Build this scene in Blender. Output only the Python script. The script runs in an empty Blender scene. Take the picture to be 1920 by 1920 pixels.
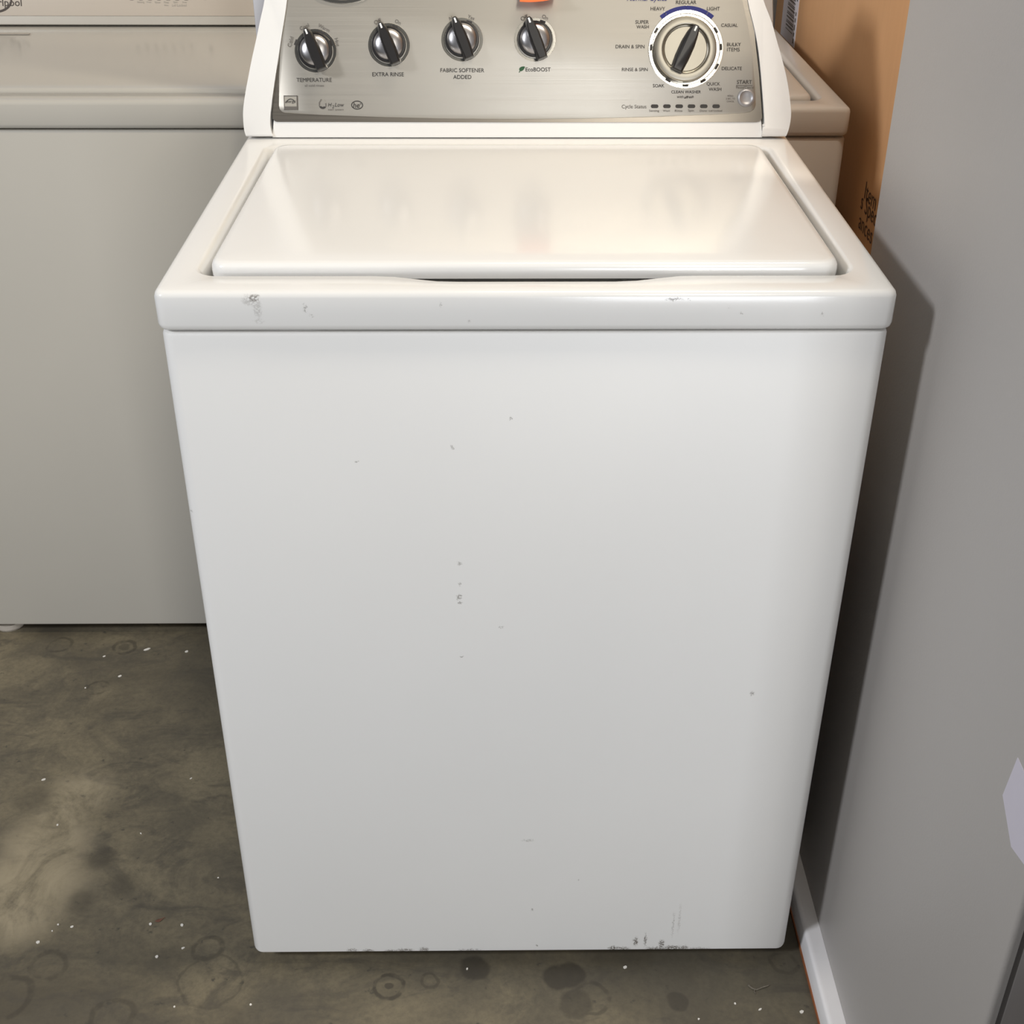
import bpy, bmesh, math, random
from mathutils import Vector, Matrix
from math import sin, cos, pi, radians

random.seed(7)
scene = bpy.context.scene
COL = scene.collection

# ------------------------------------------------------------------ camera
CAM = Vector((-0.0284, -1.1239, 1.3754))
PITCH, YAW, ROLL, FPX = 0.5476, 0.0138, 0.0038, 2399.14
_f = Vector((sin(YAW) * cos(PITCH), cos(YAW) * cos(PITCH), -sin(PITCH)))
_r0 = Vector((cos(YAW), -sin(YAW), 0))
_u0 = _r0.cross(_f)
_r = _r0 * cos(ROLL) + _u0 * sin(ROLL)
_u = -_r0 * sin(ROLL) + _u0 * cos(ROLL)
cam_data = bpy.data.cameras.new('camera')
cam_data.sensor_width = 36.0
cam_data.lens = FPX / 1920 * 36.0
cam_data.clip_start = 0.02
cam = bpy.data.objects.new('camera', cam_data)
COL.objects.link(cam)
m = Matrix((_r, _u, -_f)).transposed().to_4x4()
m.translation = CAM
cam.matrix_world = m
scene.camera = cam


def ray(px, py):
    return _f + _r * ((px - 960) / FPX) - _u * ((py - 960) / FPX)


def hit(px, py, axis, val):
    d = ray(px, py)
    return CAM + d * ((val - CAM[axis]) / d[axis])


# ------------------------------------------------------------------ world, lights, exposure
world = bpy.data.worlds.new('room_ambience')
scene.world = world
world.use_nodes = True
world.node_tree.nodes['Background'].inputs[0].default_value = (0.80, 0.82, 0.86, 1)
world.node_tree.nodes['Background'].inputs[1].default_value = 0.045


def area(name, loc, target, size, size_y, power, col):
    d = bpy.data.lights.new(name, 'AREA')
    d.shape = 'RECTANGLE'
    d.size, d.size_y, d.energy, d.color = size, size_y, power, col
    o = bpy.data.objects.new(name, d)
    COL.objects.link(o)
    o.location = loc
    o.rotation_euler = (Vector(target) - Vector(loc)).to_track_quat('-Z', 'Y').to_euler()
    return o


# all four are outside the picture: daylight from the left (the washer's shadow on the refrigerator), daylight from the shop
# front behind the camera (the cool front faces), ceiling lamps (the glare on the dial, the warm tops and the tag's shadow)
area('window_left_offscreen', (-3.1, -1.8, 2.9), (0.1, 0.1, 0.7), 0.6, 0.6, 88, (0.95, 0.97, 1.0))
area('shop_door_offscreen', (1.05, -5.2, 0.95), (0, 0.0, 0.4), 1.3, 1.7, 92, (0.93, 0.96, 1.0))
area('ceiling_lamp_front_offscreen', (0.73, -3.05, 3.0), (0.2, 0.2, 0.8), 0.30, 1.2, 22, (1.0, 0.94, 0.83))
area('ceiling_lamp_overhead_offscreen', (0.57, 0.05, 3.1), (0.2, 0.1, 0.9), 0.12, 1.2, 39, (1.0, 0.90, 0.74))

scene.view_settings.view_transform = 'Standard'
scene.view_settings.look = 'None'
scene.view_settings.exposure = 0.0
scene.view_settings.gamma = 1.0
scene.view_settings.use_curve_mapping = False


# ------------------------------------------------------------------ materials
class NT:
    def __init__(s, name):
        s.mat = bpy.data.materials.new(name)
        s.mat.use_nodes = True
        s.n = s.mat.node_tree.nodes
        s.l = s.mat.node_tree.links
        s.b = s.n['Principled BSDF']

    def node(s, t, **kw):
        o = s.n.new(t)
        for k, v in kw.items():
            setattr(o, k, v)
        return o

    def link(s, a, b):
        s.l.new(a, b)

    def math(s, op, a, b=None, clamp=False):
        o = s.node('ShaderNodeMath', operation=op, use_clamp=clamp)
        for i, v in enumerate((a, b)):
            if v is None:
                continue
            if hasattr(v, 'is_linked'):
                s.link(v, o.inputs[i])
            else:
                o.inputs[i].default_value = v
        return o.outputs[0]

    def coords(s):
        return s.node('ShaderNodeTexCoord').outputs['Object']

    def noise(s, vec, scale, detail=4, rough=0.55, dist=0.0):
        o = s.node('ShaderNodeTexNoise')
        s.link(vec, o.inputs['Vector'])
        o.inputs['Scale'].default_value = scale
        o.inputs['Detail'].default_value = detail
        o.inputs['Roughness'].default_value = rough
        o.inputs['Distortion'].default_value = dist
        return o.outputs[0]

    def smooth(s, v, a, b, lo=0.0, hi=1.0):
        o = s.node('ShaderNodeMapRange', interpolation_type='SMOOTHSTEP')
        s.link(v, o.inputs[0])
        for i, q in enumerate((a, b, lo, hi)):
            o.inputs[1 + i].default_value = q
        return o.outputs[0]

    def mix(s, fac, a, b, blend='MIX'):
        o = s.node('ShaderNodeMix', data_type='RGBA', blend_type=blend)
        if hasattr(fac, 'is_linked'):
            s.link(fac, o.inputs[0])
        else:
            o.inputs[0].default_value = fac
        for i, v in ((6, a), (7, b)):
            if hasattr(v, 'is_linked'):
                s.link(v, o.inputs[i])
            else:
                o.inputs[i].default_value = (*v, 1)
        return o.outputs[2]

    def bump(s, h, strength, dist=0.001):
        o = s.node('ShaderNodeBump')
        o.inputs['Strength'].default_value = strength
        o.inputs['Distance'].default_value = dist
        s.link(h, o.inputs['Height'])
        s.link(o.outputs[0], s.b.inputs['Normal'])

    def setp(s, col=None, rough=None, metal=None, spec=None, coat=None):
        for k, v in (('Roughness', rough), ('Metallic', metal), ('Specular IOR Level', spec), ('Coat Weight', coat)):
            if v is not None:
                s.b.inputs[k].default_value = v
        if col is not None:
            if hasattr(col, 'is_linked'):
                s.link(col, s.b.inputs['Base Color'])
            else:
                s.b.inputs['Base Color'].default_value = (*col, 1)


def enamel(name, col, rough=0.22, spots=(), bump=0.03):
    """glossy painted steel; spots = (x, z, rx, rz, strength, rgb index) of dirt and scuffs on the front"""
    t = NT(name)
    p = t.coords()
    n = t.noise(p, 2.2, 3)
    c = t.mix(t.smooth(n, 0.3, 0.7), [q * 0.975 for q in col], col)
    if spots:
        wob = t.node('ShaderNodeTexNoise')
        t.link(p, wob.inputs['Vector'])
        wob.inputs['Scale'].default_value = 320
        wob.inputs['Detail'].default_value = 3
        grit = t.noise(p, 520, 2)
        sub = t.node('ShaderNodeVectorMath', operation='MULTIPLY_ADD')
        t.link(wob.outputs[1], sub.inputs[0])
        sub.inputs[1].default_value = (0.008, 0, 0.008)
        sh = t.node('ShaderNodeVectorMath', operation='SUBTRACT')
        t.link(p, sh.inputs[0])
        sh.inputs[1].default_value = (0.004, 0, 0.004)
        t.link(sh.outputs[0], sub.inputs[2])
        acc = None
        for (x, z, rx, rz, st) in spots:
            a = t.node('ShaderNodeVectorMath', operation='SUBTRACT')
            t.link(sub.outputs[0], a.inputs[0])
            a.inputs[1].default_value = (x, 0, z)
            b = t.node('ShaderNodeVectorMath', operation='MULTIPLY')
            t.link(a.outputs[0], b.inputs[0])
            b.inputs[1].default_value = (1 / rx, 0, 1 / rz)
            ln = t.node('ShaderNodeVectorMath', operation='LENGTH')
            t.link(b.outputs[0], ln.inputs[0])
            v = t.smooth(ln.outputs['Value'], 1.0, 0.35, 0.0, st)
            acc = v if acc is None else t.math('MAXIMUM', acc, v)
        geo = t.node('ShaderNodeSeparateXYZ')
        t.link(p, geo.inputs[0])
        front = t.smooth(geo.outputs[1], 0.012, 0.004)
        fac = t.math('MULTIPLY', acc, t.math('MULTIPLY', front, t.smooth(grit, 0.36, 0.56)))
        c = t.mix(fac, c, (0.11, 0.09, 0.07))
    t.setp(c, rough, 0, 0.5)
    t.bump(t.noise(p, 420, 2), bump, 0.0006)
    return t.mat


def plain(name, col, rough=0.5, metal=0.0, spec=0.5, nscale=30, var=0.06, bump=0.0):
    t = NT(name)
    p = t.coords()
    n = t.noise(p, nscale, 4)
    t.setp(t.mix(n, [q * (1 - var) for q in col], [min(1, q * (1 + var)) for q in col]), rough, metal, spec)
    if bump:
        t.bump(t.noise(p, nscale * 6, 3), bump, 0.001)
    return t.mat


def brushed(name, col, rough, metal=1.0):
    t = NT(name)
    p = t.coords()
    mp = t.node('ShaderNodeMapping')
    t.link(p, mp.inputs[0])
    mp.inputs['Scale'].default_value = (3, 1500, 1500)
    n = t.noise(mp.outputs[0], 1.0, 4)
    t.setp(t.mix(n, [q * 0.93 for q in col], col), rough, metal)
    r = t.smooth(n, 0.2, 0.8, rough - 0.03, rough + 0.04)
    t.link(r, t.b.inputs['Roughness'])
    t.bump(n, 0.02, 0.0002)
    return t.mat


def concrete():
    t = NT('concrete_floor')
    p = t.coords()
    big = t.noise(p, 2.6, 6, 0.6, 0.6)
    mid = t.noise(p, 8, 8, 0.68, 0.9)
    fine = t.noise(p, 120, 6, 0.7)
    mp = t.node('ShaderNodeMapping')
    t.link(p, mp.inputs[0])
    mp.inputs['Rotation'].default_value = (0, 0, radians(-40))
    mp.inputs['Scale'].default_value = (4, 9, 1)
    streak = t.noise(mp.outputs[0], 2.0, 7, 0.65, 1.2)
    c = t.mix(t.smooth(big, 0.35, 0.66), (0.092, 0.080, 0.058), (0.235, 0.200, 0.132))
    c = t.mix(t.smooth(mid, 0.42, 0.62, 0, 0.65), c, (0.112, 0.099, 0.074))
    c = t.mix(t.smooth(streak, 0.50, 0.66, 0, 0.6), c, (0.078, 0.070, 0.057))
    c = t.mix(t.smooth(fine, 0.35, 0.68, 0, 0.34), c, (0.07, 0.062, 0.05))
    c = t.mix(t.smooth(t.noise(p, 60, 3), 0.66, 0.74, 0, 0.8), c, (0.07, 0.065, 0.052))
    # worn lighter patch left of the washer
    wob = t.node('ShaderNodeVectorMath', operation='MULTIPLY_ADD')
    nz = t.node('ShaderNodeTexNoise')
    t.link(p, nz.inputs['Vector'])
    nz.inputs['Scale'].default_value = 26
    nz.inputs['Detail'].default_value = 5
    t.link(nz.outputs[1], wob.inputs[0])
    wob.inputs[1].default_value = (0.02, 0.02, 0)
    sh = t.node('ShaderNodeVectorMath', operation='SUBTRACT')
    t.link(p, sh.inputs[0])
    sh.inputs[1].default_value = (0.01, 0.01, 0)
    t.link(sh.outputs[0], wob.inputs[2])

    def dist(px, py, vec):
        h = hit(px, py, 2, 0)
        d = t.node('ShaderNodeVectorMath', operation='DISTANCE')
        t.link(vec, d.inputs[0])
        d.inputs[1].default_value = (h.x, h.y, 0)
        return d.outputs['Value']
    acc = None
    for px, py, r in ((60, 1650, .11), (85, 1585, .09), (150, 1490, .07), (40, 1710, .08), (110, 1530, .06)):
        v = t.smooth(dist(px, py, wob.outputs[0]), r, r * 0.25, 0, 0.62)
        acc = v if acc is None else t.math('MAXIMUM', acc, v)
    c = t.mix(t.math('MULTIPLY', acc, t.smooth(mid, 0.3, 0.6)), c, (0.52, 0.44, 0.30))
    acc = None
    rings = ((183, 1290, .017, .004, .55), (112, 1210, .020, .004, .5), (232, 1213, .017, .005, .6), (390, 1777, .019, .005, .5),
             (12, 1872, .030, .006, .55), (210, 1908, .026, .006, .5), (730, 1848, .018, .004, .8), (806, 1838, .010, .003, .5),
             (1110, 1872, .022, .004, .5), (1470, 1805, .016, .004, .4), (395, 1840, .040, .003, .35), (90, 1810, .022, .006, .45))
    w2 = t.node('ShaderNodeVectorMath', operation='MULTIPLY_ADD')
    t.link(nz.outputs[1], w2.inputs[0])
    w2.inputs[1].default_value = (0.016, 0.016, 0)
    s2 = t.node('ShaderNodeVectorMath', operation='SUBTRACT')
    t.link(p, s2.inputs[0])
    s2.inputs[1].default_value = (0.008, 0.008, 0)
    t.link(s2.outputs[0], w2.inputs[2])
    for px, py, r, w, st in rings:
        d = dist(px, py, w2.outputs[0])
        v = t.smooth(t.math('ABSOLUTE', t.math('SUBTRACT', d, r)), w, w * 0.3, 0, st)
        acc = v if acc is None else t.math('MAXIMUM', acc, v)
    acc = t.math('MULTIPLY', acc, t.smooth(t.noise(p, 40, 3), 0.32, 0.54))
    for px, py, r, st in ((890, 1815, .022, .75), (1046, 1832, .022, .8), (1070, 1829, .022, .8), (1080, 1882, .024, .5), (1272, 1880, .016, .6),
                          (232, 1213, .010, .4), (730, 1848, .006, .7), (190, 1610, .030, .6), (230, 1660, .03, .4), (150, 1690, .028, .5),
                          (60, 1500, .04, .4)):
        d = dist(px, py, w2.outputs[0])
        v = t.smooth(d, r, r * 0.72 if r < .027 else r * .3, 0, st)
        acc = t.math('MAXIMUM', acc, v)
    c = t.mix(acc, c, (0.055, 0.048, 0.037))
    t.setp(c, 0.55, 0, 0.35)
    t.link(t.smooth(mid, 0.3, 0.7, 0.42, 0.68), t.b.inputs['Roughness'])
    t.bump(t.math('ADD', fine, mid), 0.12, 0.002)
    return t.mat


def cardboard():
    t = NT('corrugated_cardboard')
    p = t.coords()
    mp = t.node('ShaderNodeMapping')
    t.link(p, mp.inputs[0])
    mp.inputs['Scale'].default_value = (1, 120, 1)
    flute = t.noise(mp.outputs[0], 1.5, 2)
    c = t.mix(t.noise(p, 6, 5), (0.62, 0.345, 0.165), (0.70, 0.40, 0.20))
    c = t.mix(t.smooth(flute, 0.3, 0.7, 0, 0.15), c, (0.55, 0.30, 0.14))
    t.setp(c, 0.75, 0, 0.25)
    t.bump(flute, 0.06, 0.001)
    return t.mat


PXM = 1 / 1460.0
# scuffs on the front of the big washer: photo pixels turned into x, z on its front plane
_sp = []


def _spot(px, py, rx, rz, st):
    h = hit(px, py, 1, 0.0)
    low = 0.0024 if py > 1778 else 0.0
    _sp.append((h.x, h.z + low * .75, rx, rz + low, st))


for q in ((862, 1057, .0032, .0032, .5), (862, 1095, .0022, .0036, .45), (861, 1120, .0034, .0045, .6), (863, 1131, .0025, .0025, .5),
          (848, 839, .0025, .0032, .45), (866, 1232, .0025, .0025, .5), (958, 784, .0022, .0022, .7), (668, 866, .0022, .0022, .5), (940, 1176, .0035, .0015, .35),
          (1410, 1300, .0035, .004, .6), (990, 1576, .010, .0025, .35), (1085, 1650, .002, .002, .4), (998, 1706, .0022, .0022, .8), (1007, 1773, .0022, .0022, .7),
          (358, 962, .003, .003, .4),
          (1192, 1765, .004, .011, .95), (1210, 1762, .0022, .016, .85), (1240, 1770, .005, .011, .9), (1262, 1735, .0018, .030, .35), (1274, 1722, .0018, .034, .25),
          (1150, 1780, .009, .004, .9), (1260, 1780, .018, .005, .95), (1282, 1779, .008, .004, .85), (1230, 1781, .02, .003, .8), (1165, 1781, .014, .003, .8), (1310, 1781, .02, .002, .5),
          (660, 1784, .010, .003, .7), (690, 1785, .010, .0025, .8), (760, 1784, .014, .003, .8), (795, 1783, .008, .004, .8), (735, 1785, .012, .0022, .7), (880, 1784, .02, .0018, .6)):
    _spot(*q)
CAB_SPOTS = list(_sp)
_sp.clear()
for q in ((476, 556, .008, .005, .7), (470, 562, .010, .007, .3), (484, 575, .005, .014, .28), (572, 572, .0025, .0035, .55), (573, 580, .002, .003, .5), (584, 590, .003, .002, .35), (486, 600, .006, .003, .2),
          (1264, 558, .010, .0022, .9), (1290, 559, .003, .0016, .6), (1366, 576, .0025, .0025, .4), (1388, 584, .003, .0022, .5), (1540, 587, .0025, .0025, .4),
          (826, 568, .0015, .004, .4), (880, 600, .002, .002, .4)):
    _spot(*q)
DECK_SPOTS = list(_sp)

M = {}
M['cab'] = enamel('white_enamel_cabinet', (0.82, 0.815, 0.805), 0.40, CAB_SPOTS)
M['deck'] = enamel('white_enamel_deck', (0.82, 0.815, 0.805), 0.16, DECK_SPOTS)
M['lid'] = enamel('white_enamel_lid', (0.82, 0.815, 0.805), 0.15, (), 0.02)
M['white_plastic'] = plain('white_plastic', (0.82, 0.815, 0.805), 0.32, nscale=40, var=0.01)
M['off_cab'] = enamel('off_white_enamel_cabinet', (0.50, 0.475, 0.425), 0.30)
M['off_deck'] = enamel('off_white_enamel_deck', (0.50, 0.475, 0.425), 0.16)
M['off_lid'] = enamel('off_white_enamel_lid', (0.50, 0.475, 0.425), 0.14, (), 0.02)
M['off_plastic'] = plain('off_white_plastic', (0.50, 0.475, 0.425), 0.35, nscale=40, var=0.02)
M['beige_panel'] = brushed('beige_console_face', (0.52, 0.46, 0.39), 0.5, 0.0)
M['alm_cab'] = enamel('pale_enamel_cabinet', (0.60, 0.575, 0.55), 0.30)
M['alm_deck'] = enamel('pale_enamel_deck', (0.60, 0.575, 0.55), 0.2)
M['alm_plastic'] = plain('pale_plastic', (0.60, 0.575, 0.55), 0.4, nscale=40, var=0.02)
M['brushed'] = brushed('brushed_steel_face', (0.46, 0.43, 0.38), 0.44)
M['chrome'] = brushed('polished_steel_bezel', (0.36, 0.325, 0.28), 0.32)
M['ring'] = plain('bright_chrome_ring', (0.66, 0.64, 0.59), 0.20, 1.0, nscale=60, var=0.02)
M['silver'] = plain('silver_knob_cap', (0.42, 0.41, 0.42), 0.32, 1.0, nscale=60, var=0.03)
M['dialface'] = plain('satin_chrome_dial', (0.40, 0.375, 0.32), 0.36, 1.0, nscale=60, var=0.03)
M['button'] = plain('satin_grey_button', (0.36, 0.355, 0.37), 0.42, 0.5, nscale=60, var=0.04)
M['black'] = plain('black_knob_plastic', (0.016, 0.015, 0.016), 0.32, nscale=60, var=0.1)
M['ink'] = plain('dark_grey_print', (0.035, 0.032, 0.030), 0.6)
M['ink_soft'] = plain('soft_grey_print', (0.12, 0.11, 0.10), 0.6)
M['ink_faint'] = plain('faint_grey_print', (0.36, 0.34, 0.30), 0.55)
M['ink_brown'] = plain('brown_print', (0.055, 0.042, 0.034), 0.6)
M['navy'] = plain('navy_blue_print', (0.012, 0.016, 0.16), 0.5)
M['white_print'] = plain('white_print', (0.85, 0.85, 0.84), 0.5)
M['leaf_green'] = plain('leaf_green_print', (0.018, 0.085, 0.03), 0.5)
M['tag'] = plain('orange_card', (0.90, 0.16, 0.035), 0.5, var=0.04)
M['fridge'] = enamel('grey_white_textured_enamel', (0.47, 0.447, 0.43), 0.48, (), 0.25)
M['gasket'] = plain('grey_rubber_gasket', (0.045, 0.04, 0.038), 0.6)
M['fdoor'] = plain('grey_refrigerator_door', (0.13, 0.12, 0.12), 0.4, var=0.03)
M['lilac'] = plain('pale_lilac_paper', (0.66, 0.63, 0.72), 0.6, var=0.03)
M['box'] = cardboard()
M['boxink'] = plain('dark_box_print', (0.09, 0.045, 0.022), 0.7)
M['paper'] = plain('white_label_paper', (0.80, 0.77, 0.82), 0.5, var=0.03)
M['foot'] = plain('grey_plastic_foot', (0.42, 0.38, 0.33), 0.6)
M['floor'] = concrete()
M['wall'] = plain('pale_blue_grey_wall_paint', (0.55, 0.56, 0.60), 0.7, nscale=8, var=0.08, bump=0.1)
M['post'] = plain('pale_blue_grey_painted_steel', (0.62, 0.62, 0.66), 0.45, nscale=25, var=0.12)
M['strip'] = plain('glossy_white_painted_strip', (0.90, 0.89, 0.91), 0.16, nscale=50, var=0.02)
M['rust'] = plain('orange_brown_wood_edge', (0.30, 0.10, 0.035), 0.7, nscale=80, var=0.3)
M['chip'] = plain('white_paint_chip', (0.80, 0.77, 0.72), 0.6)
M['leafbrown'] = plain('dry_brown_leaf', (0.16, 0.07, 0.045), 0.7)
M['twig'] = plain('dry_grey_twig', (0.16, 0.14, 0.11), 0.8, nscale=300, var=0.7)


# ------------------------------------------------------------------ mesh helpers
def obj(name, bm, mat, parent=None, smooth=35, kind=None):
    bmesh.ops.recalc_face_normals(bm, faces=bm.faces)
    me = bpy.data.meshes.new(name)
    bm.to_mesh(me)
    bm.free()
    me.materials.append(mat)
    if smooth:
        me.shade_smooth()
        me.set_sharp_from_angle(angle=radians(smooth))
    o = bpy.data.objects.new(name, me)
    COL.objects.link(o)
    if parent:
        o.parent = parent
    if kind:
        o['kind'] = kind
    return o


def thing(name, label, cat, loc=(0, 0, 0), group=None):
    o = bpy.data.objects.new(name, None)
    o.empty_display_size = 0.05
    COL.objects.link(o)
    o.location = loc
    o['label'], o['category'] = label, cat
    if group:
        o['group'] = group
    return o


def tag(o, label, cat, group=None):
    o['label'], o['category'] = label, cat
    if group:
        o['group'] = group
    return o


def loft(bm, loops, cap0=True, cap1=True):
    vs = [[bm.verts.new(p) for p in lp] for lp in loops]
    n = len(vs[0])
    for a, b in zip(vs, vs[1:]):
        for i in range(n):
            bm.faces.new((a[i], a[(i + 1) % n], b[(i + 1) % n], b[i]))
    if cap0:
        bm.faces.new(vs[0])
    if cap1:
        bm.faces.new(vs[-1])
    return bm


def rrect(x0, x1, y0, y1, r, nc=5, ns=28, nd=8):
    pts = []
    for cx, cy, a0, (ex, ey), n in ((x1 - r, y0 + r, -90, (x1, y1 - r), nd), (x1 - r, y1 - r, 0, (x0 + r, y1), ns),
                                    (x0 + r, y1 - r, 90, (x0, y0 + r), nd), (x0 + r, y0 + r, 180, (x1 - r, y0), ns)):
        for k in range(nc + 1):
            a = radians(a0 + 90 * k / nc)
            pts.append((cx + r * cos(a), cy + r * sin(a)))
        s = pts[-1]
        for k in range(1, n):
            t = k / n
            pts.append((s[0] + (ex - s[0]) * t, s[1] + (ey - s[1]) * t))
    return pts


def box(bm, x0, x1, y0, y1, z0, z1, bev=0.0, seg=2):
    vs = [bm.verts.new((x, y, z)) for x in (x0, x1) for y in (y0, y1) for z in (z0, z1)]
    fs = [bm.faces.new([vs[i] for i in q]) for q in ((0, 1, 3, 2), (4, 6, 7, 5), (0, 4, 5, 1), (2, 3, 7, 6), (0, 2, 6, 4), (1, 5, 7, 3))]
    if bev:
        es = list({e for f in fs for e in f.edges})
        bmesh.ops.bevel(bm, geom=es, offset=bev, segments=seg, profile=0.5, affect='EDGES')
    return bm


def lathe(bm, prof, frame, n=40):
    """prof = (radius, height) along frame z"""
    loops = [[frame @ Vector((max(r, 1e-5) * cos(2 * pi * k / n), max(r, 1e-5) * sin(2 * pi * k / n), h)) for k in range(n)] for r, h in prof]
    return loft(bm, loops)


def prism(bm, pts, to3, n0, n1, bev=0.0):
    """pts 2-D outline, to3(x, v, n)"""
    a = [bm.verts.new(to3(x, v, n0)) for x, v in pts]
    b = [bm.verts.new(to3(x, v, n1)) for x, v in pts]
    bm.faces.new(a)
    top = bm.faces.new(b)
    k = len(pts)
    for i in range(k):
        bm.faces.new((a[i], a[(i + 1) % k], b[(i + 1) % k], b[i]))
    if bev:
        bmesh.ops.bevel(bm, geom=list(top.edges), offset=bev, segments=3, profile=0.5, affect='EDGES')
    return bm


def text_mesh(s, shear=0.0, bold=0.0):
    c = bpy.data.curves.new('lettering', 'FONT')
    c.body = s
    c.align_x = 'CENTER'
    c.align_y = 'CENTER'
    c.size = 1.0
    c.shear = shear
    c.offset = bold
    c.resolution_u = 3
    o = bpy.data.objects.new('lettering', c)
    COL.objects.link(o)
    bpy.context.view_layer.update()
    dg = bpy.context.evaluated_depsgraph_get()
    me = bpy.data.meshes.new_from_object(o.evaluated_get(dg))
    bpy.data.objects.remove(o)
    bpy.data.curves.remove(c)
    xs = [v.co.x for v in me.vertices]
    ys = [v.co.y for v in me.vertices]
    mx, my = (max(xs) + min(xs)) / 2, (max(ys) + min(ys)) / 2
    for v in me.vertices:
        v.co.x -= mx
        v.co.y -= my
    me.name = 'lettering'
    return me, max(xs) - min(xs), max(ys) - min(ys)


def lettering(s, frame, width, mat, parent, shear=0.0, bold=0.0, squash=1.0, name='lettering'):
    me, w, h = text_mesh(s, shear, bold)
    k = width / w
    me.transform(frame @ Matrix.Diagonal((k, k * squash, k, 1)))
    me.materials.append(mat)
    o = bpy.data.objects.new(name, me)
    COL.objects.link(o)
    o.parent = parent
    return o


# ------------------------------------------------------------------ the setting
bm = bmesh.new()
box(bm, -4, 4, -5, 1.62, -0.06, 0)
o = obj('floor', bm, M['floor'], smooth=0, kind='structure')
bm = bmesh.new()
box(bm, -4, 4, 1.55, 1.67, 0, 3.3)
o = obj('wall_back', bm, M['wall'], smooth=0, kind='structure')

# ------------------------------------------------------------------ top-loading washers
ZC, ZD, YC = 0.8895, 0.9314, 0.5181      # cabinet top, deck top, foot of the console
TILT = radians(20)
EV = Vector((0, sin(TILT), cos(TILT)))
EN = Vector((0, -cos(TILT), sin(TILT)))
EO = Vector((0, YC, ZD))


def con(x, v, n):
    return EO + Vector((x, 0, 0)) + EV * v + EN * n


def conback(x, v, n):
    """n > 0 in front of the console face, n < 0 goes straight back"""
    return con(x, v, 0) + (EN * n if n > 0 else Vector((0, -n, 0)))


def conframe(x, v, n, ang=0.0):
    c = con(x, v, n)
    mt = Matrix((Vector((1, 0, 0)), EV, EN)).transposed().to_4x4()
    mt.translation = c
    return mt @ Matrix.Rotation(radians(ang), 4, 'Z')


def pan(px, py):
    d = ray(px, py)
    p = CAM + d * ((EO - CAM).dot(EN) / d.dot(EN)) - EO
    return p.x, p.dot(EV)


def washer_shell(t, mats, scoop=True, hw=0.3465, rise=0.010, finset=.045, fy=.06):
    cab, deck, lid = mats
    # cabinet
    bm = bmesh.new()
    w = hw
    R = lambda i, r, z: [(x, y, z) for x, y in rrect(-w + i, w - i, i, 0.655 - i, r, 5, 6, 4)]
    loft(bm, [R(.0035, .0105, .0203), R(.001, .012, .0212), R(0, .013, .0245), R(0, .013, ZC - .004), R(.001, .012, ZC - .0015), R(.0035, .010, ZC)])
    obj('cabinet', bm, cab, t)
    bm = bmesh.new()
    R = lambda i, z: [(x, y, z) for x, y in rrect(-w + i, w - i, i, 0.655 - i, .008, 4, 4, 4)]
    loft(bm, [R(.020, ZC - .001), R(.020, ZC + .004)])
    obj('deck_collar', bm, cab, t)
    for sx in (-1, 1):
        for y in (fy, 0.60):
            bm = bmesh.new()
            lathe(bm, [(.024, 0), (.026, .004), (.024, .012), (.010, .014), (.010, .024)], Matrix.Translation((sx * (w - finset), y, 0)), 20)
            obj('foot', bm, M['foot'], t)
    # deck with the lid opening
    wd = w + .0015
    y0, y1 = -.003, 0.658

    def O(i, r, z):
        return [Vector((x, y, z)) for x, y in rrect(-wd + i, wd - i, y0 + i, y1 - i, r)]

    def bow(x):
        s = max(0.0, min(1.0, (0.150 - abs(x - .008)) / 0.070))
        return 0.0150 * s * s * (3 - 2 * s)

    def I(i, r, z, k=1.0):
        out = []
        for x, y in rrect(-.3185 + i, .3185 - i, .038 + i * .35, .494 - i, r):
            if y < .06 and scoop:
                y -= bow(x) * k
            out.append(Vector((x, y, z)))
        return out
    loops = [O(.006, .008, ZC + .0026), O(.003, .009, ZC + .0028), O(.0008, .010, ZC + .005), O(0, .010, ZC + .009), O(0, .010, ZD - .0065),
             O(.0010, .010, ZD - .0030), O(.0033, .009, ZD - .0008), O(.0065, .008, ZD),
             I(-.002, .026, ZD), I(.001, .024, ZD - .0006), I(.004, .022, ZD - .0028), I(.0065, .020, ZD - .007), I(.0075, .019, ZD - .014), I(.0080, .019, ZD - .040)]
    bm = bmesh.new()
    loft(bm, loops)
    obj('deck', bm, deck, t, 50)
    # lid

    def zt(y):
        return rise - (rise - .004) * max(0, min(1, (y - .05) / .4))

    def L(i, r, dz, dome=0.0):
        out = []
        for x, y in rrect(-.3035 + i, .3035 - i, .0455 + i, .484 - i, r):
            out.append(Vector((x, y, ZD + zt(y) + dz)))
        return out
    loops = [L(.004, .012, -.0165), L(.0005, .015, -.0160), L(0, .016, -.010), L(.0004, .016, -.0055), L(.0020, .016, -.0020), L(.0045, .014, -.0006), L(.009, .012, 0),
             L(.03, .012, .0004), L(.08, .012, .0007), L(.14, .012, .0009), L(.20, .012, .0010)]
    bm = bmesh.new()
    loft(bm, loops)
    obj('lid', bm, lid, t, 60)


main = thing('washing_machine', 'glossy white top-loading washing machine with brushed steel control panel and dials', 'washing machine', (0, 0, 0))
washer_shell(main, (M['cab'], M['deck'], M['lid']))

# console housing
bm = bmesh.new()
prism(bm, [(-.3125, .0022), (.3125, .0022), (.289, .214), (-.289, .214)], conback, -.095, .0, 0)
housing = obj('console_housing', bm, M['white_plastic'], main)
# recessed foot under the console
bm = bmesh.new()
box(bm, -.320, .320, YC + .018, YC + .09, ZD - .001, ZD + .0030)
obj('console_foot', bm, M['white_plastic'], main, 0)
# end caps


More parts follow.
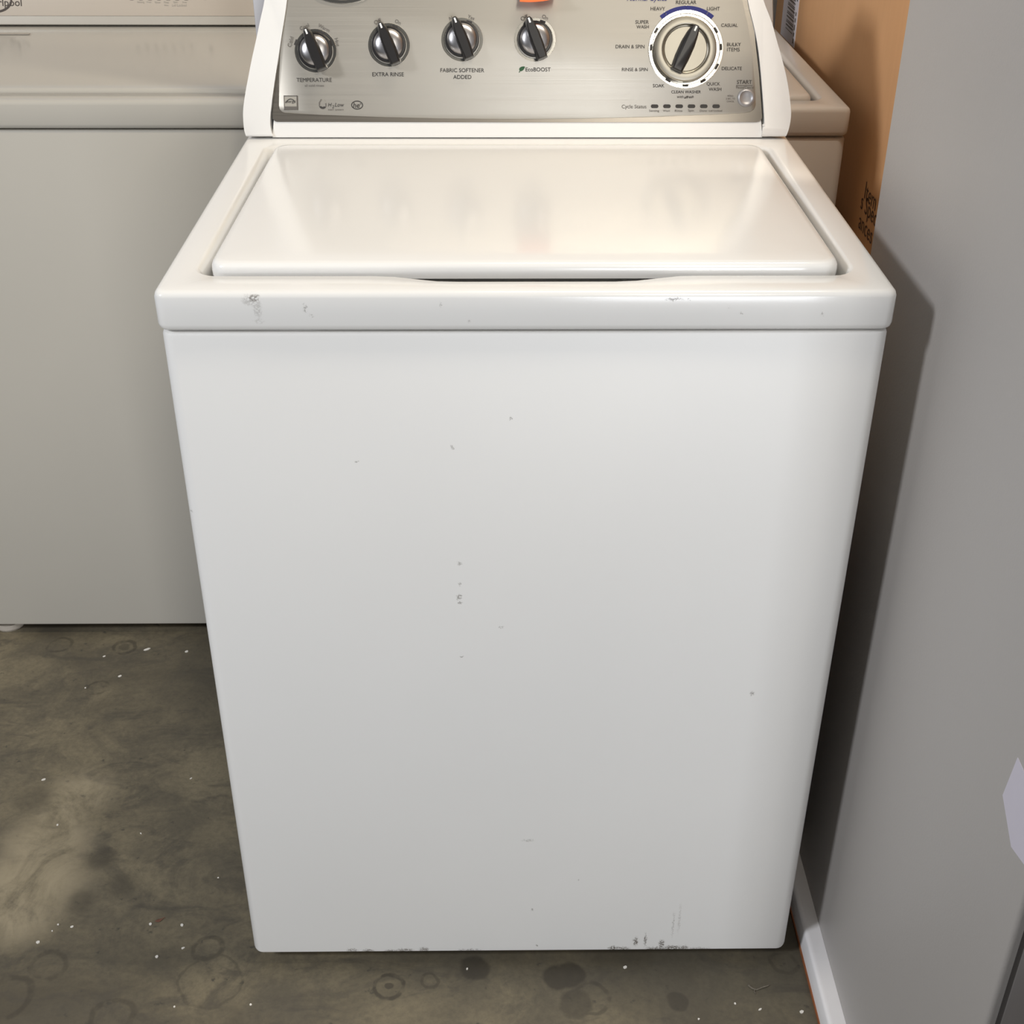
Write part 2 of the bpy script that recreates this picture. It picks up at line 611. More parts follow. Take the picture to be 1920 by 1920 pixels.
def curve(p, n=4):
    out = []
    for i in range(len(p) - 1):
        q = [p[max(i - 1, 0)], p[i], p[i + 1], p[min(i + 2, len(p) - 1)]]
        for j in range(n):
            t = j / n
            out.append(tuple(.5 * (2 * q[1][d] + (q[2][d] - q[0][d]) * t + (2 * q[0][d] - 5 * q[1][d] + 4 * q[2][d] - q[3][d]) * t * t
                             + (3 * q[1][d] - q[0][d] - 3 * q[2][d] + q[3][d]) * t ** 3) for d in (0, 1)))
    return out + [p[-1]]


LO = [(463, 261), (459, 245), (457, 225), (457, 205), (461, 175), (466, 148), (473, 112), (481, 76), (489, 38), (497, 0)]
LI = [(539, 0), (527, 80), (513, 173), (507.5, 222), (509, 245), (513.5, 258.5)]
RO = [(1472, 258.5), (1478, 242), (1482, 218), (1481, 196), (1477, 165), (1472, 139), (1464, 107), (1456, 79), (1445, 40), (1430, 0)]
RI = [(1401, 0), (1415, 60), (1424, 119), (1432, 222), (1430, 240), (1426.5, 257)]
for lo, li in ((LO, LI), (RO, RI)):
    a = [pan(*p) for p in lo]
    b = [pan(*p) for p in li]
    a[0] = (a[0][0], .0022)
    b[-1] = (b[-1][0], .0022)
    # carry both edges on to the top of the console, above the frame
    a.append((a[-1][0] - (a[-2][0] - a[-1][0]) * 1.6, .220))
    b.insert(0, (b[0][0] - (b[1][0] - b[0][0]) * 0.65, .220))
    a, b = curve(a), curve(b)
    bm = bmesh.new()
    prism(bm, a + b, conback, -.100, .0035, .003)
    obj('end_cap', bm, M['white_plastic'], main, 50)
# polished bezel and brushed face
BZ = [(538.5, 0), (526.5, 85), (513, 175), (510.5, 217), (511.5, 223), (515, 227), (519, 228.5), (700, 228.8), (960, 229.3), (1200, 229.3), (1418, 229), (1424, 227.5), (1428, 223), (1428.5, 216), (1423, 140), (1414, 60), (1400.5, 0)]
FC = [(540, 0), (530.5, 62), (526, 100), (523.5, 145), (523, 198), (524.5, 205), (528, 209.5), (534, 212), (600, 215.6), (700, 219.2), (830, 222.5), (960, 223.6), (1100, 222.4), (1220, 219.3), (1330, 215), (1395, 211.8), (1407, 209.8), (1413.5, 205), (1416.5, 197), (1415, 150), (1410, 95), (1401, 45), (1390, 0)]


def up(pts):
    q = [pan(*p) for p in pts]
    a = (q[0][0] + (q[0][0] - q[1][0]) * 0.5, .212)
    b = (q[-1][0] + (q[-1][0] - q[-2][0]) * 0.5, .212)
    return [a] + q + [b]


bm = bmesh.new()
prism(bm, up(BZ), con, -.001, .0010)
panel = obj('control_panel', bm, M['chrome'], main, 30)
bm = bmesh.new()
prism(bm, up(FC), con, .0005, .0022, .0006)
obj('panel_face', bm, M['brushed'], panel, 30)['label'] = 'brushed steel face of the control panel'
NF = 0.0022


def ptxt(s, px, py, wpx, mat='ink', ang=0, shear=0, bold=0.0, squash=1.0):
    bold = 0.0 if 'M' in s else min(bold, .02) * .3 + .003
    x, v = pan(px, py)
    x2, v2 = pan(px + wpx, py)
    a = pan(px, py + 1)
    return lettering(s, conframe(x, v, NF + .0009, ang), abs(x2 - x) , M[mat], panel, shear, bold, squash)


def pmark(px, py, wpx, hpx, ang, mat='ink', name='mark', rnd=0.0, n1=.0010):
    x, v = pan(px, py)
    k = pan(px + 1, py)[0] - x
    w, h = wpx * k / 2, hpx * k / 2
    fr = conframe(x, v, NF, ang)
    bm = bmesh.new()
    if rnd:
        pts = rrect(-w, w, -h, h, min(w, h) * rnd, 4, 1, 1)
    else:
        pts = [(-w, -h), (w, -h), (w, h), (-w, h)]
    prism(bm, pts, lambda a, b, n: fr @ Vector((a, b, n)), 0, n1)
    return obj(name, bm, M[mat], panel, 0)


def pring(px, py, rx, ry, th, mat, name, n1=.0004, a0=0, a1=360, seg=40, n0=0):
    """elliptic ring or arc on the panel, sizes in photo pixels of the panel"""
    x, v = pan(px, py)
    k = pan(px + 1, py)[0] - x
    fr = conframe(x, v, NF)
    bm = bmesh.new()
    full = abs(a1 - a0) >= 360
    m_ = seg if full else seg + 1
    rows = []
    for i in range(m_):
        a = radians(a0 + (a1 - a0) * i / seg)
        row = []
        for (dr, nn) in ((0, n0), (0, n1), (th, n1), (th, n0)):
            row.append(bm.verts.new(fr @ Vector(((rx - dr) * k * cos(a), (ry - dr) * k * sin(a), nn))))
        rows.append(row)
    for i in range(seg):
        p, q = rows[i], rows[(i + 1) % m_]
        for j in range(4):
            bm.faces.new((p[j], q[j], q[(j + 1) % 4], p[(j + 1) % 4]))
    if not full:
        bm.faces.new(rows[0])
        bm.faces.new(rows[-1])
    return obj(name, bm, M[mat], panel, 40)


# small knobs
def grip_mesh(L, w, h0, h1, fr):
    def outline(kl, kw, h):
        pts = [(-.5 * L * kl, -.42 * w * kw), (-.5 * L * kl, .42 * w * kw), (-.2 * L * kl, .50 * w * kw), (.1 * L * kl, .5 * w * kw), (.33 * L * kl, .40 * w * kw),
               (.44 * L * kl, .30 * w * kw), (.495 * L * kl, .17 * w * kw), (.495 * L * kl, -.17 * w * kw), (.44 * L * kl, -.30 * w * kw), (.33 * L * kl, -.40 * w * kw), (.1 * L * kl, -.5 * w * kw), (-.2 * L * kl, -.5 * w * kw)]
        return [fr @ Vector((-b, a, h)) for a, b in pts]
    bm = bmesh.new()
    loft(bm, [outline(1, 1.08, h0), outline(1, 1.0, h0 + (h1 - h0) * .55), outline(.985, .84, h1 - .0015), outline(.96, .62, h1)])
    return bm


def small_knob(px, py, ang):
    x, v = pan(px, py)
    fr = conframe(x, v, NF)
    k = thing_part = None
    bm = bmesh.new()
    lathe(bm, [(.0262, -.0005), (.0262, .0002), (.0260, .0004), (.0228, .0004), (.0222, -.0002)], fr, 48)
    obj('knob_ring', bm, M['ring'], panel, 30)
    bm = bmesh.new()
    lathe(bm, [(.0212, 0), (.0216, .002), (.0216, .0065), (.0208, .0078), (.0190, .0080)], fr, 44)
    kn = obj('knob', bm, M['black'], main, 35)
    kn['label'] = 'black control knob with silver cap and pointer grip'
    bm = bmesh.new()
    lathe(bm, [(.0188, .0075), (.0184, .0092), (.0165, .0112), (.0125, .0128), (.0070, .0138), (0, .0141)], fr, 40)
    obj('knob_cap', bm, M['silver'], kn, 60)
    f2 = conframe(x, v, NF, ang)
    obj('grip', grip_mesh(.0520, .0150, .0045, .0230, f2), M['black'], kn, 40)
    bm = bmesh.new()
    f3 = f2 @ Matrix.Translation((0, .0208, .0228))
    prism(bm, [(-.0011, -.003), (.0011, -.003), (.0011, .003), (-.0011, .003)], lambda a, b, n: f3 @ Vector((a, b, n)), -.001, .0006)
    obj('pointer_mark', bm, M['white_print'], kn, 0)
    return kn


for px, py in ((592, 96), (729.5, 85), (866.5, 75), (1003, 75)):
    small_knob(px, py, 21.5)

# main dial
dx, dv = pan(1285.5, 93)
fr = conframe(dx, dv, NF)
bm = bmesh.new()
lathe(bm, [(.0474, -.0005), (.0474, .0005), (.0469, .0009), (.0430, .0010), (.0422, .0002)], fr, 64)
obj('dial_ring', bm, M['ring'], panel, 30)
dx, dv = pan(1282.5, 95)
fr = conframe(dx, dv, NF)
bm = bmesh.new()
lathe(bm, [(.0395, 0), (.0395, .004), (.0390, .012), (.0375, .0138), (.0310, .0150), (.0296, .0146), (.0285, .0118), (.0270, .0112), (.0262, .0122), (0, .0128)], fr, 64)
dial = obj('dial', bm, M['dialface'], main, 28)
dial['label'] = 'large chrome cycle dial with black pointer grip'
f2 = conframe(dx, dv, NF, -24)
obj('grip', grip_mesh(.0590, .0172, .0110, .0270, f2), M['black'], dial, 40)
bm = bmesh.new()
f3 = f2 @ Matrix.Translation((0, .0238, .0268))
prism(bm, [(-.0011, -.003), (.0011, -.003), (.0011, .003), (-.0011, .003)], lambda a, b, n: f3 @ Vector((a, b, n)), -.001, .0006)
obj('pointer_mark', bm, M['white_print'], dial, 0)

# print on the panel
ptxt('TEMPERATURE', 589.5, 150.5, 66, bold=.012)
ptxt('all cold rinses', 590, 161, 36, 'ink_soft', squash=.85)
ptxt('Cold', 545, 79, 19, 'ink_soft', 72)
ptxt('Cool', 571, 51, 18, 'ink_soft', 24)
ptxt('Warm', 608, 53, 23, 'ink_soft', -27)
ptxt('Hot', 632.5, 80, 15, 'ink_soft', -76)
for q in ((555.5, 80, 66), (602, 61, -22), (622, 81, -66)):
    pmark(q[0], q[1], 10.5, 4, q[2])
ptxt('EXTRA RINSE', 728, 140, 59, bold=.008)
ptxt('Off', 708.5, 41, 14, 'ink_soft', 25)
ptxt('On', 746.5, 42, 11.5, 'ink_soft', -24)
pmark(741, 50, 10.5, 4, -17)
ptxt('FABRIC SOFTENER', 867, 132.5, 82, bold=.008)
ptxt('ADDED', 867, 145, 34, bold=.008)
ptxt('No', 848, 34, 11, 'ink_soft', 22)
ptxt('Yes', 883.5, 33.5, 13, 'ink_soft', -20)
pmark(880, 42, 10.5, 4, -15)
ptxt('EcoBOOST', 1009, 131, 47, bold=.008)
ptxt('Off', 983, 34, 14, 'ink_soft', 24)
ptxt('On', 1022, 33, 11.5, 'ink_soft', -24)
pmark(1017.5, 41, 10.5, 4, -18)
x, v = pan(979, 129)
kk = .00068
fr = conframe(x, v, NF, 32)
bm = bmesh.new()
leaf = [(6 * cos(radians(a)) * kk, 3.4 * sin(radians(a)) * (1 - .35 * cos(radians(a))) * kk) for a in range(0, 360, 24)]
prism(bm, leaf + [], lambda a, b, n: fr @ Vector((a, b, n)), 0, .0004)
obj('leaf_emblem', bm, M['leaf_green'], panel, 0)
pmark(975, 134, 6, 1.2, 55, 'leaf_green', 'leaf_stem')
ptxt('Normal Cycles', 1213, -1, 75, 'navy', 0, .25, .012)
ptxt('REGULAR', 1286, 5, 38, bold=.01)
ptxt('HEAVY', 1233, 17, 27)
ptxt('LIGHT', 1337, 17, 24)
DA = (1286, 91)
pring(1286, 88.5, 77, 72.5, 7.2, 'navy', 'cycle_arc', .0008, 49, 131, 40)
for a in (58, 90, 122):
    rr_ = 74
    pmark(DA[0] + rr_ * cos(radians(a)), 88.5 - rr_ * sin(radians(a)), 2.2, 6.5, a - 90, 'white_print', 'arc_mark', 0, .0008)
for s, px, py, w_ in (('SUPER', 1203.5, 42, 25), ('WASH', 1204.5, 51, 23), ('CASUAL', 1367, 48, 31), ('BULKY', 1375.5, 84, 26), ('ITEMS', 1374.5, 93.5, 23.5), ('DELICATE', 1371.5, 129, 37.5),
                      ('QUICK', 1337, 158.5, 25), ('WASH', 1340, 168, 23.5), ('CLEAN WASHER', 1286, 173, 55.5), ('SOAK', 1234.5, 161.5, 21.5)):
    ptxt(s, px, py, w_, bold=.004)
ptxt('with', 1275, 182, 12, 'ink_soft', 0, .2)
ptxt('affresh', 1291, 182.5, 18, 'ink', 4, .35, .02)
ptxt('DRAIN & SPIN', 1181, 88, 54)
ptxt('RINSE & SPIN', 1190, 131, 48)
for q in ((1228, 56, 62), (1343, 56, -55), (1352, 87, 90), (1343, 122, 55), (1318, 148, 28), (1285, 157.5, 0), (1252, 148, -30), (1221, 88, 90)):
    a = math.atan2(91 - q[1], q[0] - 1286)
    pmark(1285.5 + 65.5 * cos(a), 93 - 68 * sin(a), 11, 4, math.degrees(a) - 90, 'ink', 'mark', .8, .0018)
ptxt('START', 1395, 154.5, 28, bold=.015)
pmark(1395, 161, 30, 1, 0, 'ink_soft')
ptxt('Pause/Cancel', 1396, 164.5, 33, 'ink_soft')
for i, s in enumerate(('HOLD', '3 SEC. TO', 'CANCEL')):
    ptxt(s, 1369, 180.5 + i * 5.2, (11, 17, 14)[i], 'ink_soft')
ptxt('Cycle Status', 1188.5, 201.5, 46, 'ink_soft')
for i in range(6):
    px = 1227 + 23 * i
    o = pmark(px, 199.8, 14, 6.4, 0, 'ink', 'status_light', .95, .0008)
for i, (s, w_) in enumerate((('Sensing', 19), ('Wash', 13), ('Rinse', 14), ('Spin', 11), ('Done', 13), ('Lid Locked', 24))):
    ptxt(s, 1226 + 23 * i, 208.3 + (.0 if i else .5), w_, 'ink_soft', squash=.85)
x, v = pan(1398, 184)
fr = conframe(x, v, NF)
bm = bmesh.new()
lathe(bm, [(.0112, -.0005), (.0112, .0012), (.0106, .0026), (.0086, .0034), (.0080, .0026), (.0040, .0016), (0, .0013)], fr, 36)
o = obj('start_button', bm, M['button'], main, 50)
o['label'] = 'round silver start button'
# the three emblems at the lower left
for (px, py, w_, h_) in ((545.5, 180.3, 25, 1.2), (545.5, 205.8, 25, 1.2), (533.6, 193, 1.2, 26), (557.6, 193, 1.2, 26)):
    pmark(px, py, w_, h_, 0, 'ink_soft', 'emblem_frame')
pmark(545.5, 193, 25, 26, 0, 'ink_faint', 'emblem_ground', 0, .0005)
pmark(545.5, 202.8, 23.5, 5, 0, 'ink_soft', 'emblem_bar')
ptxt('ENERGY STAR', 545.5, 202.8, 20, 'ink_faint')
pring(546, 198, 10, 12, 1.2, 'ink', 'emblem_arc', .0010, 25, 150, 16)
ptxt('energy', 545.5, 192.2, 20, 'ink', 3, .35, .01)
pring(605.5, 197.5, 7.2, 7.2, 2.0, 'ink_soft', 'drop_emblem', .0004, 150, 390, 24)
pmark(600.8, 190.4, 9, 1.2, 58, 'ink_soft', 'drop_side')
pmark(609.3, 190.4, 8, 1.0, -58, 'ink_faint', 'drop_side')
pring(605.5, 198.5, 6.4, 5.6, 3.4, 'ink', 'drop_fill', .0005, 200, 330, 16)
ptxt('H', 619, 197, 7, 'ink', 0, .25, .012)
ptxt('2', 625, 200.5, 3.6, 'ink', 0, .2, .03)
ptxt('Low', 637, 197, 17.5, 'ink', 0, .25, .0)
ptxt('wash system', 630, 206.4, 29, 'ink_soft', 0, .2, 0, .8)
pring(670, 197.5, 11.2, 8, 1.7, 'ink', 'emblem_oval', .0004, 0, 360, 36)
ptxt('he', 668.5, 197.8, 12.5, 'ink', 0, .2, .03)
ptxt('+', 676.5, 195.3, 3, 'ink', 0, 0, .03)
# brand badge, mostly above the frame
pring(642, -22, 60, 28, 5.5, 'ring', 'badge_ring', .0028, 0, 360, 56)

x, v = pan(642, -22)
k = pan(643, -22)[0] - x
fr = conframe(x, v, NF)
bm = bmesh.new()
prism(bm, [(56 * k * cos(radians(a)), 24 * k * sin(radians(a))) for a in range(0, 360, 9)], lambda a, b, n: fr @ Vector((a, b, n)), 0, .0014)
obj('badge_face', bm, M['brushed'], panel, 30)

# ------------------------------------------------------------------ orange tag hanging on the console
bm = bmesh.new()
xa, va = pan(974, 3)
xb, vb = pan(1042, 3)
v_end = pan(1008, 10)[1]
nx, nv = 8, 10
grid = []
for j in range(nv + 1):
    t = j / nv
    vv = .208 + (v_end - .208) * t
    nn = .0045 + .022 * t ** 2.2
    row = []
    for i in range(nx + 1):
        s = i / nx
        row.append((xa + (xb - xa) * s, vv + (.0035 * s if j == nv else 0) - .002 * (4 * s * (1 - s)) * t, nn + .003 * s * t))
    grid.append(row)


def sheet(bm, grid, th):
    a = [[bm.verts.new(con(*p)) for p in r] for r in grid]
    b = [[bm.verts.new(con(p[0], p[1], p[2] - th)) for p in r] for r in grid]
    R_, C_ = len(grid), len(grid[0])
    for j in range(R_ - 1):
        for i in range(C_ - 1):
            bm.faces.new((a[j][i], a[j][i + 1], a[j + 1][i + 1], a[j + 1][i]))
            bm.faces.new((b[j][i], b[j + 1][i], b[j + 1][i + 1], b[j][i + 1]))
    for i in range(C_ - 1):
        for j in (0, R_ - 1):
            bm.faces.new((a[j][i], a[j][i + 1], b[j][i + 1], b[j][i]))
    for j in range(R_ - 1):
        for i in (0, C_ - 1):
            bm.faces.new((a[j][i], a[j + 1][i], b[j + 1][i], b[j][i]))


sheet(bm, grid, .0008)
pt = obj('price_tag', bm, M['tag'], None, 60)
tag(pt, 'orange paper tag curling off the steel control panel', 'tag')
bm = bmesh.new()
edge = [[(p[0], p[1] + d, p[2] + e) for p in grid[-1]] for d, e in ((.0022, .0002), (-.0006, .0008))]
sheet(bm, edge, .0012)
obj('folded_edge', bm, M['tag'], pt, 60)

# ------------------------------------------------------------------ the washer behind on the left
LX, LY = -0.678, 0.7195
left = thing('washing_machine', 'off-white top-loading washing machine with beige console, dark brown brand lettering', 'washing machine', (LX, LY, 0))
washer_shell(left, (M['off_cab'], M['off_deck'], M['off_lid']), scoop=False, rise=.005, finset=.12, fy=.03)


def simple_console(t, face, plastic, hw):
    bm = bmesh.new()
    prism(bm, [(-hw, .0035), (hw, .0035), (hw - .01, .185), (-hw + .01, .185)], conback, -.115, .002, .002)
    h = obj('console_housing', bm, plastic, t, 40)
    bm = bmesh.new()
    box(bm, -hw + .02, hw - .02, YC + .018, YC + .1, ZD - .001, ZD + .006)
    obj('console_foot', bm, plastic, t, 0)
    bm = bmesh.new()
    pts = [(-hw + .002, .0185), (hw - .002, .0185), (hw - .012, .180), (-hw + .012, .180)]
    prism(bm, pts, con, .001, .0032, .0006)
    return obj('control_panel', bm, face, t, 30)


lp = simple_console(left, M['beige_panel'], M['off_plastic'], .335)


def lpan(px, py):
    o_ = EO + Vector((LX, LY, 0))
    d = ray(px, py)
    p = CAM + d * ((o_ - CAM).dot(EN) / d.dot(EN)) - o_
    return p.x, p.dot(EV)


def ltxt(s, px, py, wpx, mat, bold=0.0, shear=0.0):
    x, v = lpan(px, py)
    k = lpan(px + 1, py)[0] - x
    return lettering(s, conframe(x, v, .0036), wpx * k, M[mat], lp, shear, bold)


ltxt('Whirlpool', 3, 7.5, 78, 'ink_brown', .006)
# swoosh round the brand lettering
x, v = lpan(-2, 4)
k = lpan(-1, 4)[0] - x
fr = conframe(x, v, .0034)
bm = bmesh.new()
ring_o, ring_i = [], []
S = 60
for i in range(S + 1):
    a = radians(-250 + 330 * i / S)
    th = 0.6 + 1.3 * sin(pi * i / S)
    c_, s_ = cos(a), sin(a)
    ca, sa = cos(radians(14)), sin(radians(14))
    for lst, dr in ((ring_o, th), (ring_i, -th)):
        ex, ey = (25 + dr) * c_, (17 + dr) * s_
        lst.append((ex * ca - ey * sa, ex * sa + ey * ca))
va_ = [[bm.verts.new(fr @ Vector((p[0] * k, p[1] * k, n))) for p in lst] for lst in (ring_o, ring_i) for n in (0, .0006)]
for i in range(S):
    bm.faces.new((va_[1][i], va_[1][i + 1], va_[3][i + 1], va_[3][i]))
    bm.faces.new((va_[0][i], va_[0][i + 1], va_[1][i + 1], va_[1][i]))
    bm.faces.new((va_[2][i], va_[2][i + 1], va_[3][i + 1], va_[3][i]))
obj('brand_swoosh', bm, M['ink_brown'], lp, 0)
for i in range(7):
    px = 248 + 17 * i
    x, v = lpan(px, -1.2)
    k = lpan(px + 1, 0)[0] - x
    fr = conframe(x, v, .0032)
    bm = bmesh.new()
    prism(bm, rrect(-4.4 * k, 4.4 * k, -2.2 * k, 2.2 * k, 2 * k, 4, 1, 1), lambda a, b, n: fr @ Vector((a, b, n)), 0, .0008)
    obj('status_light', bm, M['ink_brown'], lp, 0)
for s, px, py, w_ in (('Sensing', 265, 5, 13), ('Wash', 280, 4.7, 9), ('Rinse', 296.5, 5, 10), ('Final', 313, 5, 9), ('Rinse', 313, 10.5, 8), ('Spin', 330, 5, 8), ('Done', 347, 5, 8), ('Lid Locked', 337, 10.5, 27)):
    ltxt(s, px, py, w_, 'ink_faint')
x, v = lpan(386, -5)
fr = conframe(x, v, .0032)
bm = bmesh.new()
lathe(bm, [(.0040, 0), (.0040, .002), (.003, .003), (0, .003)], fr, 20)
obj('button', bm, M['ink_soft'], lp, 40)
# thin raised grey-brown strip at the back of the lid
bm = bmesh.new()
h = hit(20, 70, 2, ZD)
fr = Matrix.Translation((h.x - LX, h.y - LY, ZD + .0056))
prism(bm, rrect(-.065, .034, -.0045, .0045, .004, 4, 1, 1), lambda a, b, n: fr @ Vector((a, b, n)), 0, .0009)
obj('lid_strip', bm, M['foot'], left, 0)

# ------------------------------------------------------------------ the almond machine behind on the right
RX, RY = 0.1185, 0.6795
right = thing('washing_machine', 'pale beige top-loading machine squeezed between white washer and cardboard box', 'washing machine', (RX, RY, 0))
washer_shell(right, (M['alm_cab'], M['alm_deck'], M['alm_deck']), scoop=False, rise=.005)
simple_console(right, M['alm_plastic'], M['alm_plastic'], .335)

# ------------------------------------------------------------------ post between the machines
bm = bmesh.new()
box(bm, -.3525, -.300, .6965, .7110, 0, 1.75, .002)
pst = obj('steel_post', bm, M['post'], None, 30)
tag(pst, 'pale blue-grey upright post behind the white washer', 'post')

# ------------------------------------------------------------------ refrigerator on the right
FX = 0.395
fr_ = thing('refrigerator', 'grey-white refrigerator standing close beside the white washer', 'refrigerator', (FX + .38, -.08, 0))
ox, oy = FX + .38, -.08
bm = bmesh.new()
box(bm, FX - ox, FX + .76 - ox, -.411 - oy, .262 - oy, .012, 1.46, .004, 3)
cabf = obj('cabinet', bm, M['fridge'], fr_, 35)
bm = bmesh.new()
box(bm, FX + .008 - ox, FX + .752 - ox, -.423 - oy, -.409 - oy, .05, 1.44)
obj('door_gasket', bm, M['gasket'], fr_, 0)
bm = bmesh.new()
box(bm, FX + .001 - ox, FX + .76 - ox, -.50 - oy, -.4225 - oy, .06, 1.46, .010, 3)
obj('door', bm, M['fdoor'], fr_, 35)
bm = bmesh.new()
box(bm, FX + .02 - ox, FX + .74 - ox, -.39 - oy, .24 - oy, 0.0, .04)
obj('base', bm, M['gasket'], fr_, 0)
# tilted paper sticker near the front edge of the refrigerator side
sq = [(-.344, .664), (-.337, .616), (-.372, .592), (-.402, .600), (-.404, .660)]
bm = bmesh.new()
prism(bm, sq, lambda a, b, n: Vector((FX - n - ox, a - oy, b)), -.0004, .0006)
o = obj('sticker', bm, M['lilac'], cabf, 0)
o['label'] = 'pale lilac paper sticker'

# ------------------------------------------------------------------ white strip on the floor along the refrigerator
prof = [(.3715, .0045), (.3735, .0270), (.3748, .0300), (.3772, .0315), (.3800, .0318), (.3949, .0325), (.3949, .0045)]
bm = bmesh.new()
loft(bm, [[(x, y, z) for x, z in prof] for y in (-.62, -.30, 0.0, .20)])
st = obj('floor_strip', bm, M['strip'], None, 40)
tag(st, 'white painted strip with brown bottom edge on floor against refrigerator', 'strip')
bm = bmesh.new()
loft(bm, [[(x, y, z) for x, z in ((.3700, 0), (.3700, .0046), (.3920, .0046), (.3920, 0))] for y in (-.62, .20)])
obj('bottom_edge', bm, M['rust'], st, 0)['label'] = 'orange-brown bottom edge'

# ------------------------------------------------------------------ cardboard box
BX = 0.50
cb = thing('cardboard_box', 'tall brown cardboard box with white shipping label behind the refrigerator', 'box', (BX + .33, .83, 0))
bx_, by_ = BX + .33, .83
bm = bmesh.new()
box(bm, BX - bx_, BX + .66 - bx_, .29 - by_, 1.42 - by_, 0, 1.62, .004, 2)
bd = obj('carton', bm, M['box'], cb, 35)
for i in range(2):
    bm = bmesh.new()
    box(bm, BX - .001 - bx_, BX + .661 - bx_, (.289, .857)[i] - by_, (.853, 1.421)[i] - by_, 1.6205, 1.6245)
    obj('flap', bm, M['box'], cb, 0)


def bface(a, b, n):
    return Vector((BX - n - bx_, a - by_, b))


p0, p1 = hit(1500, 0, 0, BX), hit(1489, 85, 0, BX)
p2 = hit(1464, 62, 0, BX)
ly0 = (p0.y + p1.y) / 2
ly1 = max(p2.y, ly0 + .10)
bm = bmesh.new()
prism(bm, [(ly0, p1.z - .004), (ly0, 1.16), (ly1, 1.16), (ly1, p1.z - .004)], bface, -.0005, .0008)
lb = obj('shipping_label', bm, M['paper'], cb, 0)
lb['label'] = 'white printed shipping label'
for i in range(13):
    z = .918 + i * .0048 + (i % 3) * .0009
    bm = bmesh.new()
    hgt = (.0012, .0022, .0016)[i % 3]
    prism(bm, [(ly0 + .024, z), (ly0 + .024, z + hgt), (ly0 + .085, z + hgt), (ly0 + .085, z)], bface, 0, .0011)
    obj('barcode_bar', bm, M['ink_soft'], lb, 0)
for i, (z, h_) in enumerate(((.905, .008), (.917, .006), (.927, .009), (.940, .007), (.951, .006), (.975, .008))):
    bm = bmesh.new()
    prism(bm, [(ly0 + .009, z), (ly0 + .009, z + h_), (ly0 + .016, z + h_), (ly0 + .016, z)], bface, 0, .0011)
    obj('print_mark', bm, M['ink_soft'], lb, 0)
for s, px, py, w_ in (('Item', 1633, 368, .060), ('s Spec', 1629, 397, .085), ('ances', 1623, 432, .075)):
    hh = hit(px, py, 0, BX)
    f4 = Matrix((Vector((0, -1, 0)), Vector((0, 0, 1)), Vector((-1, 0, 0)))).transposed().to_4x4()
    f4.translation = (BX - .0006 - bx_, hh.y - by_, hh.z)
    lettering(s, f4, w_, M['boxink'], bd)

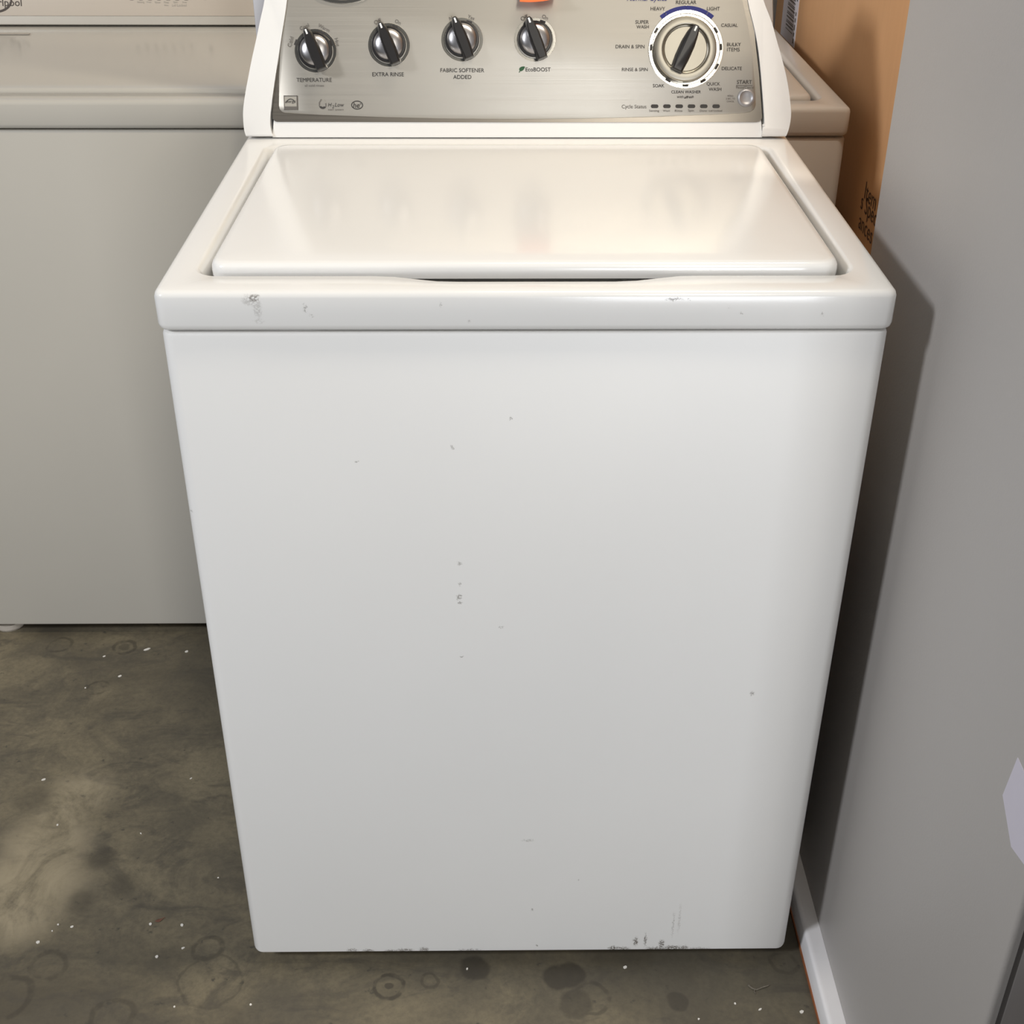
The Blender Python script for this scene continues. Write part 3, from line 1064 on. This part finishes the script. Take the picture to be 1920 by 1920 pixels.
# ------------------------------------------------------------------ litter on the floor
chips = ((275, 1218, 14, 5), (350, 1222, 8, 5), (195, 1231, 6, 3), (225, 1268, 8, 5), (160, 1290, 4, 3), (82, 1462, 8, 4), (358, 1460, 2.5, 5), (108, 1547, 5, 4), (264, 1563, 2.5, 4), (409, 1646, 3, 3),
         (71, 1767, 7, 7), (135, 1738, 7, 4), (109, 1734, 4, 4), (98, 1746, 3, 3), (341, 1735, 6, 6), (343, 1778, 7, 4), (294, 1794, 7, 6), (282, 1733, 6, 5), (327, 1888, 4, 4), (470, 1884, 5, 4),
         (876, 1817, 4, 4), (1378, 1882, 4, 4), (1425, 1893, 7, 4), (1503, 1898, 9, 6), (1310, 1911, 4, 4), (1172, 1814, 9, 5))
for i, (px, py, w_, h_) in enumerate(chips):
    c = hit(px, py, 2, 0)
    k = (hit(px + 1, py, 2, 0) - c).length
    rnd = random.Random(i)
    n = 6
    a0 = radians(25) if w_ > h_ * 1.4 else rnd.uniform(0, 3)
    pts = []
    for j in range(n):
        a = 2 * pi * j / n
        q = rnd.uniform(.75, 1.1)
        u_, v_ = w_ / 2 * k * q * cos(a), h_ / 2 * k * 1.15 * q * sin(a)
        pts.append((u_ * cos(a0) - v_ * sin(a0), u_ * sin(a0) + v_ * cos(a0)))
    bm = bmesh.new()
    prism(bm, pts, lambda a, b, n_: Vector((a, b, n_ + (.25 * a if n_ > 0 else 0) * .3)), 0, .0010)
    o = obj('paint_chip', bm, M['chip'], None, 0)
    o.location = (c.x, c.y, 0)
    if i == 0:
        lab = 'longest white paint sliver on the floor before the off-white washer'
    elif i == 10:
        lab = 'thickest white paint chip on the bare concrete beside a ring stain'
    elif i == 23:
        lab = 'white paint chip on the floor right beside the white strip'
    elif i in (14, 15, 16, 17):
        lab = 'white paint chip on the floor close to the tiny brown leaf'
    elif i in (1, 2, 3, 4):
        lab = 'small pale paint chip on the floor just before the off-white washer'
    elif i in (20, 21, 22, 24, 25):
        lab = 'small white paint speck on the floor in front of the white washer'
    elif i in (5, 7):
        lab = 'white paint chip on the lighter worn patch of concrete'
    else:
        lab = 'tiny white paint speck on the stained concrete left of the white washer'
    tag(o, lab, 'paint chip', 'paint chips scattered on the concrete floor')
c = hit(299, 1726, 2, 0)
bm = bmesh.new()
loops = []
for t_, w_ in ((-1, .05), (-.6, .7), (-.1, 1), (.4, .6), (.8, .2), (1.3, .08)):
    loops.append([(t_ * .006, w_ * .0028, .0004 + .0012 * abs(t_)), (t_ * .006, 0, .0014 + .0012 * abs(t_)), (t_ * .006, -w_ * .0028, .0004 + .0012 * abs(t_)), (t_ * .006, 0, .0 + .0010 * abs(t_))])
loft(bm, loops)
o = obj('dry_leaf', bm, M['leafbrown'], None, 60)
o.location, o.rotation_euler = (c.x, c.y, 0), (0, 0, radians(28))
tag(o, 'tiny reddish brown dry leaf on the concrete floor', 'leaf')
c = hit(1423, 1853, 2, 0)
bm = bmesh.new()


def tube(bm, pts, r, n=6):
    loops = []
    for i, p in enumerate(pts):
        p = Vector(p)
        d = (Vector(pts[min(i + 1, len(pts) - 1)]) - Vector(pts[max(i - 1, 0)])).normalized()
        s_ = d.cross(Vector((0, 0, 1))).normalized()
        w_ = s_.cross(d)
        rr2 = r * (1 - .5 * i / len(pts))
        loops.append([p + s_ * rr2 * cos(2 * pi * k / n) + w_ * rr2 * sin(2 * pi * k / n) for k in range(n)])
    loft(bm, loops)


tube(bm, [(-.013, .004, .001), (-.009, -.001, .0014), (-.004, -.003, .001), (.004, .0, .0018), (.010, .002, .0016), (.014, .004, .0012)], .0012)
tube(bm, [(-.006, -.002, .0012), (-.007, -.006, .001), (-.006, -.009, .0008)], .0009)
o = obj('twig', bm, M['twig'], None, 60)
o.location = (c.x, c.y, 0)
tag(o, 'short forked dry twig on the floor near the white strip', 'twig')
